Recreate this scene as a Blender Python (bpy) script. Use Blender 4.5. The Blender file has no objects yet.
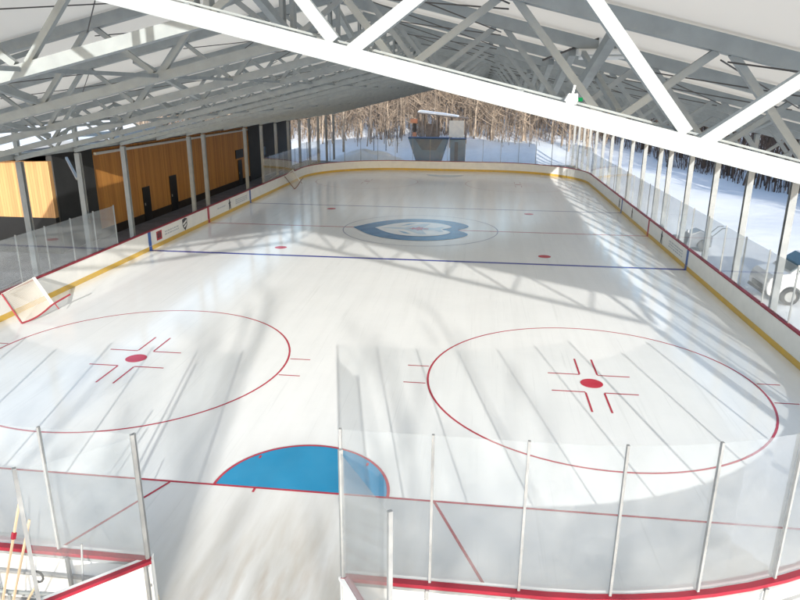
import bpy, math, random
from mathutils import Vector, Matrix
random.seed(7)
PI = math.pi
S = bpy.context.scene
COL = S.collection
R = math.radians

# ------------------------------------------------------------------ materials
def mat(name):
    m = bpy.data.materials.new(name); m.use_nodes = True
    nt = m.node_tree
    for n in list(nt.nodes): nt.nodes.remove(n)
    out = nt.nodes.new('ShaderNodeOutputMaterial')
    return m, nt, out

def N(nt, t, **kw):
    n = nt.nodes.new(t)
    for k, v in kw.items():
        if k in n.inputs: n.inputs[k].default_value = v
        else: setattr(n, k, v)
    return n

def principled(name, col, rough=0.6, metal=0.0, noise=None, bump=None, spec=0.5, ior=1.45, scale3=(1, 1, 1)):
    """noise=(scale, second colour, amount); bump=(scale, strength, distance)"""
    m, nt, out = mat(name)
    b = N(nt, 'ShaderNodeBsdfPrincipled')
    b.inputs['Base Color'].default_value = (*col, 1)
    b.inputs['Roughness'].default_value = rough
    b.inputs['Metallic'].default_value = metal
    b.inputs['IOR'].default_value = ior
    b.inputs['Specular IOR Level'].default_value = spec
    nt.links.new(b.outputs[0], out.inputs[0])
    tc = N(nt, 'ShaderNodeNewGeometry')
    mp = N(nt, 'ShaderNodeMapping'); mp.inputs['Scale'].default_value = scale3
    nt.links.new(tc.outputs['Position'], mp.inputs['Vector'])
    if noise:
        nz = N(nt, 'ShaderNodeTexNoise'); nz.inputs['Scale'].default_value = noise[0]; nz.inputs['Detail'].default_value = 5
        nt.links.new(mp.outputs[0], nz.inputs['Vector'])
        rp = N(nt, 'ShaderNodeMapRange'); rp.inputs['From Min'].default_value = 0.35; rp.inputs['From Max'].default_value = 0.7
        rp.inputs['To Max'].default_value = noise[2]
        nt.links.new(nz.outputs['Fac'], rp.inputs['Value'])
        mx = N(nt, 'ShaderNodeMix', data_type='RGBA')
        mx.inputs['A'].default_value = (*col, 1); mx.inputs['B'].default_value = (*noise[1], 1)
        nt.links.new(rp.outputs[0], mx.inputs['Factor']); nt.links.new(mx.outputs['Result'], b.inputs['Base Color'])
    if bump:
        nb = N(nt, 'ShaderNodeTexNoise'); nb.inputs['Scale'].default_value = bump[0]; nb.inputs['Detail'].default_value = 4
        nt.links.new(mp.outputs[0], nb.inputs['Vector'])
        bp = N(nt, 'ShaderNodeBump'); bp.inputs['Strength'].default_value = bump[1]; bp.inputs['Distance'].default_value = bump[2]
        nt.links.new(nb.outputs['Fac'], bp.inputs['Height']); nt.links.new(bp.outputs[0], b.inputs['Normal'])
    return m

def wood_boards(name, c1, c2, width=0.14, axis='Y'):
    m, nt, out = mat(name)
    b = N(nt, 'ShaderNodeBsdfPrincipled'); b.inputs['Roughness'].default_value = 0.55
    nt.links.new(b.outputs[0], out.inputs[0])
    g = N(nt, 'ShaderNodeNewGeometry'); sp = N(nt, 'ShaderNodeSeparateXYZ'); nt.links.new(g.outputs['Position'], sp.inputs[0])
    d = N(nt, 'ShaderNodeMath', operation='DIVIDE'); d.inputs[1].default_value = width; nt.links.new(sp.outputs[axis], d.inputs[0])
    fl = N(nt, 'ShaderNodeMath', operation='FLOOR'); nt.links.new(d.outputs[0], fl.inputs[0])
    fr = N(nt, 'ShaderNodeMath', operation='FRACT'); nt.links.new(d.outputs[0], fr.inputs[0])
    wn = N(nt, 'ShaderNodeTexWhiteNoise', noise_dimensions='1D'); nt.links.new(fl.outputs[0], wn.inputs['W'])
    mp = N(nt, 'ShaderNodeMapping'); mp.inputs['Scale'].default_value = (1, 14, 0.8) if axis == 'Y' else (14, 1, 0.8); nt.links.new(g.outputs['Position'], mp.inputs['Vector'])
    nz = N(nt, 'ShaderNodeTexNoise'); nz.inputs['Scale'].default_value = 2.2; nz.inputs['Detail'].default_value = 6; nt.links.new(mp.outputs[0], nz.inputs['Vector'])
    ad = N(nt, 'ShaderNodeMath', operation='MULTIPLY_ADD'); ad.inputs[1].default_value = 0.45; nt.links.new(wn.outputs['Value'], ad.inputs[0])
    hf = N(nt, 'ShaderNodeMath', operation='MULTIPLY'); hf.inputs[1].default_value = 0.6; nt.links.new(nz.outputs['Fac'], hf.inputs[0])
    nt.links.new(hf.outputs[0], ad.inputs[2])
    mx = N(nt, 'ShaderNodeMix', data_type='RGBA'); mx.inputs['A'].default_value = (*c1, 1); mx.inputs['B'].default_value = (*c2, 1)
    nt.links.new(ad.outputs[0], mx.inputs['Factor'])
    gp = N(nt, 'ShaderNodeMath', operation='GREATER_THAN'); gp.inputs[1].default_value = 0.06; nt.links.new(fr.outputs[0], gp.inputs[0])
    mr = N(nt, 'ShaderNodeMapRange'); mr.inputs['To Min'].default_value = 0.35; nt.links.new(gp.outputs[0], mr.inputs['Value'])
    mm = N(nt, 'ShaderNodeMix', data_type='RGBA', blend_type='MULTIPLY'); mm.inputs['Factor'].default_value = 1
    nt.links.new(mx.outputs['Result'], mm.inputs['A']); nt.links.new(mr.outputs[0], mm.inputs['B'])
    nt.links.new(mm.outputs['Result'], b.inputs['Base Color'])
    return m

def glass_mat(name, haze=0.05, tint=(0.95, 0.965, 0.97)):
    m, nt, out = mat(name)
    tr = N(nt, 'ShaderNodeBsdfTransparent'); tr.inputs[0].default_value = (*tint, 1)
    df = N(nt, 'ShaderNodeBsdfDiffuse'); df.inputs[0].default_value = (0.75, 0.77, 0.78, 1)
    gl = N(nt, 'ShaderNodeBsdfGlossy'); gl.inputs['Roughness'].default_value = 0.04; gl.inputs[0].default_value = (0.9, 0.9, 0.9, 1)
    g = N(nt, 'ShaderNodeNewGeometry')
    nz = N(nt, 'ShaderNodeTexNoise'); nz.inputs['Scale'].default_value = 1.3; nz.inputs['Detail'].default_value = 5
    nt.links.new(g.outputs['Position'], nz.inputs['Vector'])
    mr = N(nt, 'ShaderNodeMapRange'); mr.inputs['From Min'].default_value = 0.3; mr.inputs['From Max'].default_value = 0.75
    mr.inputs['To Min'].default_value = haze * 0.5; mr.inputs['To Max'].default_value = haze * 1.7
    nt.links.new(nz.outputs['Fac'], mr.inputs['Value'])
    m1 = N(nt, 'ShaderNodeMixShader'); nt.links.new(mr.outputs[0], m1.inputs[0])
    nt.links.new(tr.outputs[0], m1.inputs[1]); nt.links.new(df.outputs[0], m1.inputs[2])
    fr = N(nt, 'ShaderNodeFresnel'); fr.inputs['IOR'].default_value = 1.3
    ml = N(nt, 'ShaderNodeMath', operation='MULTIPLY'); ml.inputs[1].default_value = 0.45; nt.links.new(fr.outputs[0], ml.inputs[0])
    m2 = N(nt, 'ShaderNodeMixShader'); nt.links.new(ml.outputs[0], m2.inputs[0])
    nt.links.new(m1.outputs[0], m2.inputs[1]); nt.links.new(gl.outputs[0], m2.inputs[2])
    nt.links.new(m2.outputs[0], out.inputs[0])
    return m

def net_mat(name):
    m, nt, out = mat(name)
    tr = N(nt, 'ShaderNodeBsdfTransparent'); df = N(nt, 'ShaderNodeBsdfDiffuse'); df.inputs[0].default_value = (0.62, 0.58, 0.52, 1)
    tc = N(nt, 'ShaderNodeTexCoord')
    sp = N(nt, 'ShaderNodeSeparateXYZ'); nt.links.new(tc.outputs['UV'], sp.inputs[0])
    outs = []
    for a in 'XY':
        mu = N(nt, 'ShaderNodeMath', operation='MULTIPLY'); mu.inputs[1].default_value = 30; nt.links.new(sp.outputs[a], mu.inputs[0])
        fr = N(nt, 'ShaderNodeMath', operation='FRACT'); nt.links.new(mu.outputs[0], fr.inputs[0])
        lt = N(nt, 'ShaderNodeMath', operation='LESS_THAN'); lt.inputs[1].default_value = 0.27; nt.links.new(fr.outputs[0], lt.inputs[0])
        outs.append(lt)
    mx = N(nt, 'ShaderNodeMath', operation='MAXIMUM'); nt.links.new(outs[0].outputs[0], mx.inputs[0]); nt.links.new(outs[1].outputs[0], mx.inputs[1])
    ms = N(nt, 'ShaderNodeMixShader'); nt.links.new(mx.outputs[0], ms.inputs[0]); nt.links.new(tr.outputs[0], ms.inputs[1]); nt.links.new(df.outputs[0], ms.inputs[2])
    nt.links.new(ms.outputs[0], out.inputs[0])
    return m

def ice_mat(name):
    m, nt, out = mat(name)
    b = N(nt, 'ShaderNodeBsdfPrincipled'); b.inputs['IOR'].default_value = 1.34
    b.inputs['Roughness'].default_value = 0.16
    nt.links.new(b.outputs[0], out.inputs[0])
    g = N(nt, 'ShaderNodeNewGeometry')
    n1 = N(nt, 'ShaderNodeTexNoise'); n1.inputs['Scale'].default_value = 0.35; n1.inputs['Detail'].default_value = 7; n1.inputs['Roughness'].default_value = 0.65
    nt.links.new(g.outputs['Position'], n1.inputs['Vector'])
    r1 = N(nt, 'ShaderNodeMapRange'); r1.inputs['From Min'].default_value = 0.3; r1.inputs['From Max'].default_value = 0.72
    nt.links.new(n1.outputs['Fac'], r1.inputs['Value'])
    mx = N(nt, 'ShaderNodeMix', data_type='RGBA'); mx.inputs['A'].default_value = (0.86, 0.875, 0.88, 1); mx.inputs['B'].default_value = (0.80, 0.82, 0.83, 1)
    nt.links.new(r1.outputs[0], mx.inputs['Factor'])
    # long skating / resurfacing streaks
    mp = N(nt, 'ShaderNodeMapping'); mp.inputs['Scale'].default_value = (2.6, 0.12, 1); nt.links.new(g.outputs['Position'], mp.inputs['Vector'])
    n2 = N(nt, 'ShaderNodeTexNoise'); n2.inputs['Scale'].default_value = 1.0; n2.inputs['Detail'].default_value = 4; nt.links.new(mp.outputs[0], n2.inputs['Vector'])
    r2 = N(nt, 'ShaderNodeMapRange'); r2.inputs['From Min'].default_value = 0.45; r2.inputs['From Max'].default_value = 0.75; r2.inputs['To Max'].default_value = 0.28
    nt.links.new(n2.outputs['Fac'], r2.inputs['Value'])
    mx2 = N(nt, 'ShaderNodeMix', data_type='RGBA'); mx2.inputs['B'].default_value = (0.70, 0.715, 0.715, 1)
    nt.links.new(r2.outputs[0], mx2.inputs['Factor'])
    prev = mx.outputs['Result']
    for ang, sc in ((25, 9.0), (-40, 11.0), (80, 8.0)):
        mps = N(nt, 'ShaderNodeMapping'); mps.inputs['Rotation'].default_value = (0, 0, R(ang)); mps.inputs['Scale'].default_value = (sc, 0.22, 1); nt.links.new(g.outputs['Position'], mps.inputs['Vector'])
        nsc = N(nt, 'ShaderNodeTexNoise'); nsc.inputs['Scale'].default_value = 1.0; nsc.inputs['Detail'].default_value = 3; nsc.inputs['Distortion'].default_value = 0.6; nt.links.new(mps.outputs[0], nsc.inputs['Vector'])
        rsc = N(nt, 'ShaderNodeMapRange'); rsc.inputs['From Min'].default_value = 0.64; rsc.inputs['From Max'].default_value = 0.74; rsc.inputs['To Max'].default_value = 0.30; nt.links.new(nsc.outputs['Fac'], rsc.inputs['Value'])
        mxs = N(nt, 'ShaderNodeMix', data_type='RGBA'); mxs.inputs['B'].default_value = (0.64, 0.66, 0.665, 1)
        nt.links.new(rsc.outputs[0], mxs.inputs['Factor']); nt.links.new(prev, mxs.inputs['A']); prev = mxs.outputs['Result']
    nt.links.new(prev, mx2.inputs['A'])
    # brown dirt tracked in through the open gate
    sp = N(nt, 'ShaderNodeSeparateXYZ'); nt.links.new(g.outputs['Position'], sp.inputs[0])
    ry = N(nt, 'ShaderNodeMapRange'); ry.inputs['From Min'].default_value = -0.6; ry.inputs['From Max'].default_value = -3.6; nt.links.new(sp.outputs['Y'], ry.inputs['Value'])
    sx = N(nt, 'ShaderNodeMath', operation='SUBTRACT'); sx.inputs[1].default_value = 0.15; nt.links.new(sp.outputs['X'], sx.inputs[0])
    ab = N(nt, 'ShaderNodeMath', operation='ABSOLUTE'); nt.links.new(sx.outputs[0], ab.inputs[0])
    rx = N(nt, 'ShaderNodeMapRange'); rx.inputs['From Min'].default_value = 1.5; rx.inputs['From Max'].default_value = 0.3; nt.links.new(ab.outputs[0], rx.inputs['Value'])
    mpd = N(nt, 'ShaderNodeMapping'); mpd.inputs['Scale'].default_value = (3.2, 0.7, 1); nt.links.new(g.outputs['Position'], mpd.inputs['Vector'])
    n3 = N(nt, 'ShaderNodeTexNoise'); n3.inputs['Scale'].default_value = 1.1; n3.inputs['Detail'].default_value = 6; nt.links.new(mpd.outputs[0], n3.inputs['Vector'])
    r3 = N(nt, 'ShaderNodeMapRange'); r3.inputs['From Min'].default_value = 0.45; r3.inputs['From Max'].default_value = 0.68; nt.links.new(n3.outputs['Fac'], r3.inputs['Value'])
    p1 = N(nt, 'ShaderNodeMath', operation='MULTIPLY'); nt.links.new(ry.outputs[0], p1.inputs[0]); nt.links.new(rx.outputs[0], p1.inputs[1])
    p2 = N(nt, 'ShaderNodeMath', operation='MULTIPLY'); nt.links.new(p1.outputs[0], p2.inputs[0]); nt.links.new(r3.outputs[0], p2.inputs[1])
    p3 = N(nt, 'ShaderNodeMath', operation='MULTIPLY'); p3.inputs[1].default_value = 0.8; nt.links.new(p2.outputs[0], p3.inputs[0])
    mx3 = N(nt, 'ShaderNodeMix', data_type='RGBA'); mx3.inputs['B'].default_value = (0.40, 0.31, 0.22, 1)
    nt.links.new(p3.outputs[0], mx3.inputs['Factor']); nt.links.new(mx2.outputs['Result'], mx3.inputs['A'])
    rg = N(nt, 'ShaderNodeMapRange'); rg.inputs['From Min'].default_value = 2.5; rg.inputs['From Max'].default_value = -2.5; nt.links.new(sp.outputs['Y'], rg.inputs['Value'])
    rgx = N(nt, 'ShaderNodeMapRange'); rgx.inputs['From Min'].default_value = 3.2; rgx.inputs['From Max'].default_value = 1.2; nt.links.new(ab.outputs[0], rgx.inputs['Value'])
    mpg = N(nt, 'ShaderNodeMapping'); mpg.inputs['Scale'].default_value = (2.2, 0.35, 1); mpg.inputs['Rotation'].default_value = (0, 0, R(12)); nt.links.new(g.outputs['Position'], mpg.inputs['Vector'])
    ng = N(nt, 'ShaderNodeTexNoise'); ng.inputs['Scale'].default_value = 1.0; ng.inputs['Detail'].default_value = 7; nt.links.new(mpg.outputs[0], ng.inputs['Vector'])
    r5 = N(nt, 'ShaderNodeMapRange'); r5.inputs['From Min'].default_value = 0.25; r5.inputs['From Max'].default_value = 0.65; r5.inputs['To Min'].default_value = 0.35; nt.links.new(ng.outputs['Fac'], r5.inputs['Value'])
    q1 = N(nt, 'ShaderNodeMath', operation='MULTIPLY'); nt.links.new(rg.outputs[0], q1.inputs[0]); nt.links.new(rgx.outputs[0], q1.inputs[1])
    q2 = N(nt, 'ShaderNodeMath', operation='MULTIPLY'); nt.links.new(q1.outputs[0], q2.inputs[0]); nt.links.new(r5.outputs[0], q2.inputs[1])
    mx4 = N(nt, 'ShaderNodeMix', data_type='RGBA'); mx4.inputs['B'].default_value = (0.52, 0.51, 0.475, 1)
    nt.links.new(q2.outputs[0], mx4.inputs['Factor']); nt.links.new(mx2.outputs['Result'], mx4.inputs['A'])
    nt.links.new(mx4.outputs['Result'], mx3.inputs['A'])
    nt.links.new(mx3.outputs['Result'], b.inputs['Base Color'])
    # roughness variation + faint ripples
    rr = N(nt, 'ShaderNodeMapRange'); rr.inputs['To Min'].default_value = 0.07; rr.inputs['To Max'].default_value = 0.2
    nt.links.new(n1.outputs['Fac'], rr.inputs['Value']); nt.links.new(rr.outputs[0], b.inputs['Roughness'])
    n4 = N(nt, 'ShaderNodeTexNoise'); n4.inputs['Scale'].default_value = 2.5; n4.inputs['Detail'].default_value = 3; nt.links.new(g.outputs['Position'], n4.inputs['Vector'])
    bp = N(nt, 'ShaderNodeBump'); bp.inputs['Strength'].default_value = 0.12; bp.inputs['Distance'].default_value = 0.02
    nt.links.new(n4.outputs['Fac'], bp.inputs['Height']); nt.links.new(bp.outputs[0], b.inputs['Normal'])
    return m

def paint_mat(name, col, col2=None):
    c2 = col2 or tuple(min(1, c * 1.15 + 0.05) for c in col)
    return principled(name, col, rough=0.16, ior=1.34, noise=(1.2, c2, 0.7), bump=(2.5, 0.1, 0.02))

def deck_mat(name):
    m, nt, out = mat(name)
    df = N(nt, 'ShaderNodeBsdfDiffuse'); tl = N(nt, 'ShaderNodeBsdfTranslucent')
    g = N(nt, 'ShaderNodeNewGeometry')
    nz = N(nt, 'ShaderNodeTexNoise'); nz.inputs['Scale'].default_value = 0.6; nz.inputs['Detail'].default_value = 6; nt.links.new(g.outputs['Position'], nz.inputs['Vector'])
    mx = N(nt, 'ShaderNodeMix', data_type='RGBA'); mx.inputs['A'].default_value = (0.87, 0.85, 0.81, 1); mx.inputs['B'].default_value = (0.78, 0.76, 0.72, 1)
    nt.links.new(nz.outputs['Fac'], mx.inputs['Factor'])
    nt.links.new(mx.outputs['Result'], df.inputs[0]); tl.inputs[0].default_value = (0.82, 0.775, 0.71, 1)
    ms = N(nt, 'ShaderNodeMixShader'); ms.inputs[0].default_value = DECK_TRANS
    nt.links.new(df.outputs[0], ms.inputs[1]); nt.links.new(tl.outputs[0], ms.inputs[2]); nt.links.new(ms.outputs[0], out.inputs[0])
    return m
DECK_TRANS = 0.55  # translucency added so sun and sky light through the deck fill the interior

M = {}
M['ice'] = ice_mat('ice surface')
M['red_line'] = paint_mat('red ice paint', (0.42, 0.03, 0.06))
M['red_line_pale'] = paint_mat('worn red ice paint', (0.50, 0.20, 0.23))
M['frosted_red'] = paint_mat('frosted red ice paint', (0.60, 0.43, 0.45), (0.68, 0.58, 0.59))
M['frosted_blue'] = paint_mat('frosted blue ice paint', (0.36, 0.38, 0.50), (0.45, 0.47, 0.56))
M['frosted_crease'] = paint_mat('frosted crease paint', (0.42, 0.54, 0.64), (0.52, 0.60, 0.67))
M['red_spot'] = paint_mat('red dot paint', (0.50, 0.02, 0.05))
M['blue_line'] = paint_mat('blue ice paint', (0.03, 0.04, 0.30))
M['crease'] = paint_mat('crease blue paint', (0.02, 0.26, 0.49), (0.04, 0.30, 0.53))
M['navy'] = paint_mat('navy emblem paint', (0.03, 0.16, 0.36), (0.06, 0.25, 0.50))
M['emblem_white'] = paint_mat('white emblem paint', (0.80, 0.82, 0.84))
M['emblem_blue'] = paint_mat('light blue emblem paint', (0.20, 0.40, 0.62))
M['emblem_grey'] = paint_mat('grey emblem paint', (0.50, 0.62, 0.73))
M['emblem_red'] = paint_mat('red emblem paint', (0.46, 0.12, 0.17))
M['snow'] = principled('snow', (0.82, 0.84, 0.86), 0.75, noise=(0.4, (0.72, 0.75, 0.79), 0.5), bump=(0.5, 0.35, 0.2))
M['floor'] = principled('dark rubber floor', (0.10, 0.105, 0.115), 0.8, noise=(1.2, (0.17, 0.175, 0.19), 0.7))
M['packed'] = principled('packed snow and grit', (0.66, 0.66, 0.65), 0.7, noise=(1.5, (0.42, 0.38, 0.33), 0.8), bump=(5, 0.5, 0.04))
M['steel'] = principled('galvanised steel', (0.27, 0.30, 0.31), 0.5, 0.0, noise=(4, (0.215, 0.24, 0.25), 0.8))
M['steel_dark'] = principled('dull galvanised steel', (0.27, 0.30, 0.315), 0.55, 0.2, noise=(4, (0.2, 0.23, 0.245), 0.8))
M['rod'] = principled('dark steel rod', (0.07, 0.07, 0.075), 0.5, 0.5, noise=(4, (0.10, 0.09, 0.08), 0.5))
M['deck'] = deck_mat('pale roof deck')
M['column'] = principled('galvanised column steel', (0.23, 0.25, 0.268), 0.5, 0.0, noise=(2.5, (0.175, 0.195, 0.21), 0.8))
M['board'] = principled('white dasher plastic', (0.80, 0.80, 0.79), 0.35, noise=(2.2, (0.70, 0.71, 0.71), 0.6))
M['rail_red'] = principled('red rail plastic', (0.27, 0.010, 0.028), 0.5, noise=(3, (0.21, 0.015, 0.03), 0.8))
M['kick'] = principled('yellow kick plastic', (0.66, 0.42, 0.06), 0.4, noise=(2.5, (0.55, 0.38, 0.12), 0.8))
M['stripe_blue'] = principled('blue board stripe', (0.03, 0.10, 0.36), 0.4, noise=(3, (0.04, 0.12, 0.4), 0.5))
M['ad_black'] = principled('black print', (0.02, 0.02, 0.03), 0.4, noise=(3, (0.04, 0.04, 0.05), 0.5))
M['ad_red'] = principled('red print', (0.42, 0.03, 0.05), 0.4, noise=(3, (0.38, 0.04, 0.05), 0.5))
M['ad_grey'] = principled('grey print', (0.42, 0.46, 0.52), 0.4, noise=(3, (0.48, 0.51, 0.56), 0.5))
M['glass'] = glass_mat('rink glass', 0.042, (0.965, 0.975, 0.98))
M['glass_side'] = glass_mat('scuffed rink glass', 0.045)
M['alu'] = principled('aluminium post', (0.30, 0.31, 0.315), 0.5, 0.1, noise=(5, (0.22, 0.23, 0.24), 0.8))
M['wood'] = wood_boards('cedar cladding', (0.30, 0.105, 0.022), (0.66, 0.32, 0.075))
M['wood_end'] = wood_boards('cedar end cladding', (0.30, 0.15, 0.06), (0.50, 0.29, 0.12), axis='X')
M['charcoal'] = principled('charcoal panel', (0.022, 0.024, 0.026), 0.6, noise=(1.2, (0.035, 0.037, 0.04), 0.7))
M['black'] = principled('black opening and painted wall shade', (0.006, 0.006, 0.007), 0.4, noise=(2, (0.012, 0.012, 0.012), 0.5))  # door openings, and the shade painted on the lower end wall
M['darkbase'] = principled('dark plinth', (0.02, 0.014, 0.010), 0.8, noise=(2, (0.035, 0.025, 0.018), 0.6))
M['net'] = net_mat('white netting')
M['goal_red'] = principled('red goal pipe', (0.27, 0.025, 0.04), 0.5, noise=(5, (0.22, 0.04, 0.05), 0.7))
M['pad_white'] = principled('white pad vinyl', (0.78, 0.77, 0.74), 0.5, noise=(4, (0.66, 0.65, 0.63), 0.6))
M['goal_red_shaded'] = principled('shade-darkened red goal pipe', (0.20, 0.09, 0.06), 0.5, noise=(4, (0.26, 0.15, 0.10), 0.7))  # brown tone is the red pipe with shade put into its colour
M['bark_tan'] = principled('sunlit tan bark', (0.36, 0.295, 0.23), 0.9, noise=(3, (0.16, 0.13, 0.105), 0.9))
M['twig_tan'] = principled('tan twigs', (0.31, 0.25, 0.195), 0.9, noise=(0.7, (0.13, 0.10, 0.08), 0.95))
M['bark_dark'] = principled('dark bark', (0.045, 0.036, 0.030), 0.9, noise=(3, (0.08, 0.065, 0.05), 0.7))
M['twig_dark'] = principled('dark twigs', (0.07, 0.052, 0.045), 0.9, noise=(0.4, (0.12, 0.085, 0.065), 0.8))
M['car_white'] = principled('white car paint', (0.74, 0.75, 0.76), 0.25, noise=(2, (0.68, 0.69, 0.7), 0.4))
M['car_grey'] = principled('grey car paint', (0.12, 0.13, 0.15), 0.25, noise=(2, (0.15, 0.16, 0.18), 0.4))
M['car_glass'] = principled('car glass', (0.02, 0.06, 0.08), 0.05, noise=(2, (0.03, 0.08, 0.10), 0.4))
M['rubber'] = principled('tyre rubber', (0.02, 0.02, 0.02), 0.8, noise=(8, (0.04, 0.04, 0.04), 0.5))
M['lamp_glass'] = principled('headlight lens', (0.6, 0.62, 0.65), 0.1, noise=(6, (0.4, 0.42, 0.45), 0.5))
M['tarp_blue'] = principled('blue grey tarpaulin', (0.05, 0.17, 0.37), 0.6, noise=(1.5, (0.09, 0.23, 0.44), 0.8), bump=(2, 0.5, 0.06))
M['tarp_dark'] = principled('dark blue sheet', (0.02, 0.06, 0.16), 0.6, noise=(1.5, (0.03, 0.09, 0.2), 0.8))
M['timber'] = principled('weathered timber', (0.24, 0.19, 0.15), 0.85, noise=(3, (0.15, 0.12, 0.10), 0.8))
M['cream'] = principled('cream sheet', (0.62, 0.56, 0.46), 0.8, noise=(2, (0.5, 0.45, 0.38), 0.7))
M['orange'] = principled('orange plastic', (0.50, 0.19, 0.09), 0.6, noise=(3, (0.40, 0.2, 0.12), 0.7))
M['yellow'] = principled('yellow plastic', (0.75, 0.48, 0.03), 0.5, noise=(3, (0.65, 0.42, 0.05), 0.6))
M['stick'] = principled('pale wooden handle', (0.52, 0.40, 0.28), 0.6, noise=(6, (0.42, 0.31, 0.2), 0.7))
M['blackplastic'] = principled('black plastic', (0.012, 0.012, 0.013), 0.45, noise=(6, (0.03, 0.03, 0.03), 0.5))
M['lamp_white'] = principled('white enamel', (0.66, 0.68, 0.68), 0.4, noise=(5, (0.58, 0.6, 0.6), 0.5))
m, nt, out = mat('green indicator'); e = N(nt, 'ShaderNodeEmission'); e.inputs[0].default_value = (0.02, 0.5, 0.15, 1); e.inputs[1].default_value = 0.25
nt.links.new(e.outputs[0], out.inputs[0]); M['led'] = m

# ------------------------------------------------------------------ mesh builder
class MB:
    def __init__(s): s.v = []; s.f = []; s.uv = {}
    def add(s, vs, fs):
        b = len(s.v); s.v += [tuple(v) for v in vs]; s.f += [tuple(i + b for i in f) for f in fs]; return s
    def box(s, x0, x1, y0, y1, z0, z1):
        return s.add([(x0, y0, z0), (x1, y0, z0), (x1, y1, z0), (x0, y1, z0), (x0, y0, z1), (x1, y0, z1), (x1, y1, z1), (x0, y1, z1)],
                     [(0, 3, 2, 1), (4, 5, 6, 7), (0, 1, 5, 4), (1, 2, 6, 5), (2, 3, 7, 6), (3, 0, 4, 7)])
    def beam(s, p, q, w, h, up=(0, 0, 1)):
        p = Vector(p); q = Vector(q); d = (q - p).normalized(); u = Vector(up)
        if abs(d.dot(u)) > 0.98: u = Vector((0, 1, 0))
        r = d.cross(u).normalized() * w / 2; n = r.cross(d).normalized() * h / 2
        vs = [p - r - n, p + r - n, p + r + n, p - r + n, q - r - n, q + r - n, q + r + n, q - r + n]
        return s.add(vs, [(0, 1, 2, 3), (7, 6, 5, 4), (0, 4, 5, 1), (1, 5, 6, 2), (2, 6, 7, 3), (3, 7, 4, 0)])
    def tube(s, pts, rad, n=8, caps=True):
        pts = [Vector(p) for p in pts]
        if not hasattr(rad, '__len__'): rad = [rad] * len(pts)
        b = len(s.v); t0 = (pts[1] - pts[0]).normalized()
        a = t0.orthogonal().normalized()
        for i, p in enumerate(pts):
            t = (pts[min(i + 1, len(pts) - 1)] - pts[max(i - 1, 0)]).normalized()
            a = (a - t * a.dot(t)).normalized(); c = t.cross(a)
            for k in range(n):
                an = 2 * PI * k / n
                s.v.append(tuple(p + (a * math.cos(an) + c * math.sin(an)) * rad[i]))
        for i in range(len(pts) - 1):
            for k in range(n):
                k2 = (k + 1) % n
                s.f.append((b + i * n + k, b + i * n + k2, b + (i + 1) * n + k2, b + (i + 1) * n + k))
        if caps:
            s.f.append(tuple(b + k for k in reversed(range(n)))); s.f.append(tuple(b + (len(pts) - 1) * n + k for k in range(n)))
        return s
    def prism(s, poly, vec):
        """poly: list of 3D points, extruded by vec"""
        n = len(poly); v = Vector(vec)
        vs = [Vector(p) for p in poly] + [Vector(p) + v for p in poly]
        fs = [tuple(reversed(range(n))), tuple(range(n, 2 * n))] + [(i, (i + 1) % n, n + (i + 1) % n, n + i) for i in range(n)]
        return s.add(vs, fs)
    def sheet(s, poly, z):
        return s.add([(x, y, z) for x, y in poly], [tuple(range(len(poly)))])
    def build(s, name, material, parent=None, smooth=False, loc=None, bevel=0):
        me = bpy.data.meshes.new(name)
        off = Vector((0, 0, 0))
        if parent is not None: off = world(parent)
        elif loc is not None: off = Vector(loc)
        me.from_pydata([tuple(Vector(v) - off) for v in s.v], [], s.f); me.update()
        import bmesh
        bm = bmesh.new(); bm.from_mesh(me); bmesh.ops.recalc_face_normals(bm, faces=bm.faces); bm.to_mesh(me); bm.free()
        if smooth:
            for p in me.polygons: p.use_smooth = True
        me.materials.append(M[material])
        o = bpy.data.objects.new(name, me); COL.objects.link(o)
        if parent is not None: o.parent = parent
        elif loc is not None: o.location = off
        if bevel:
            bv = o.modifiers.new('bevel', 'BEVEL'); bv.width = bevel; bv.segments = 3; bv.limit_method = 'ANGLE'; bv.angle_limit = R(40)
        return o

def world(o):
    v = Vector((0, 0, 0))
    while o is not None: v += o.location; o = o.parent
    return v
def tag(o, label=None, cat=None, group=None, kind=None):
    if label: o['label'] = label
    if cat: o['category'] = cat
    if group: o['group'] = group
    if kind: o['kind'] = kind
    return o
def thing(name, label, cat, loc=(0, 0, 0), group=None):
    o = bpy.data.objects.new(name, None); COL.objects.link(o); o.location = loc
    o.empty_display_size = 0.3
    return tag(o, label, cat, group)
def copy_tree(o, parent=None):
    c = o.copy(); COL.objects.link(c); c.parent = parent
    for ch in list(o.children): copy_tree(ch, c)
    return c
ORD = ['first', 'second', 'third', 'fourth', 'fifth', 'sixth', 'seventh', 'eighth', 'ninth', 'tenth', 'eleventh', 'twelfth']

# ------------------------------------------------------------------ camera, sun, sky
cam = bpy.data.cameras.new('camera'); co = bpy.data.objects.new('camera', cam); COL.objects.link(co); S.camera = co
cam.sensor_width = 36; cam.sensor_fit = 'HORIZONTAL'; cam.lens = 664.387 / 800 * 36; cam.clip_end = 2000; cam.clip_start = 0.1
CP = Vector((3.3565, -11.3664, 7.7418)); yaw, pitch, roll = -0.1170, -0.3042, 0.0077
fw = Vector((math.sin(yaw) * math.cos(pitch), math.cos(yaw) * math.cos(pitch), math.sin(pitch)))
rt = fw.cross(Vector((0, 0, 1))).normalized(); up = rt.cross(fw)
r2 = rt * math.cos(roll) + up * math.sin(roll); u2 = -rt * math.sin(roll) + up * math.cos(roll)
mw = Matrix((r2, u2, -fw)).transposed().to_4x4(); mw.translation = CP; co.matrix_world = mw

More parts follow.
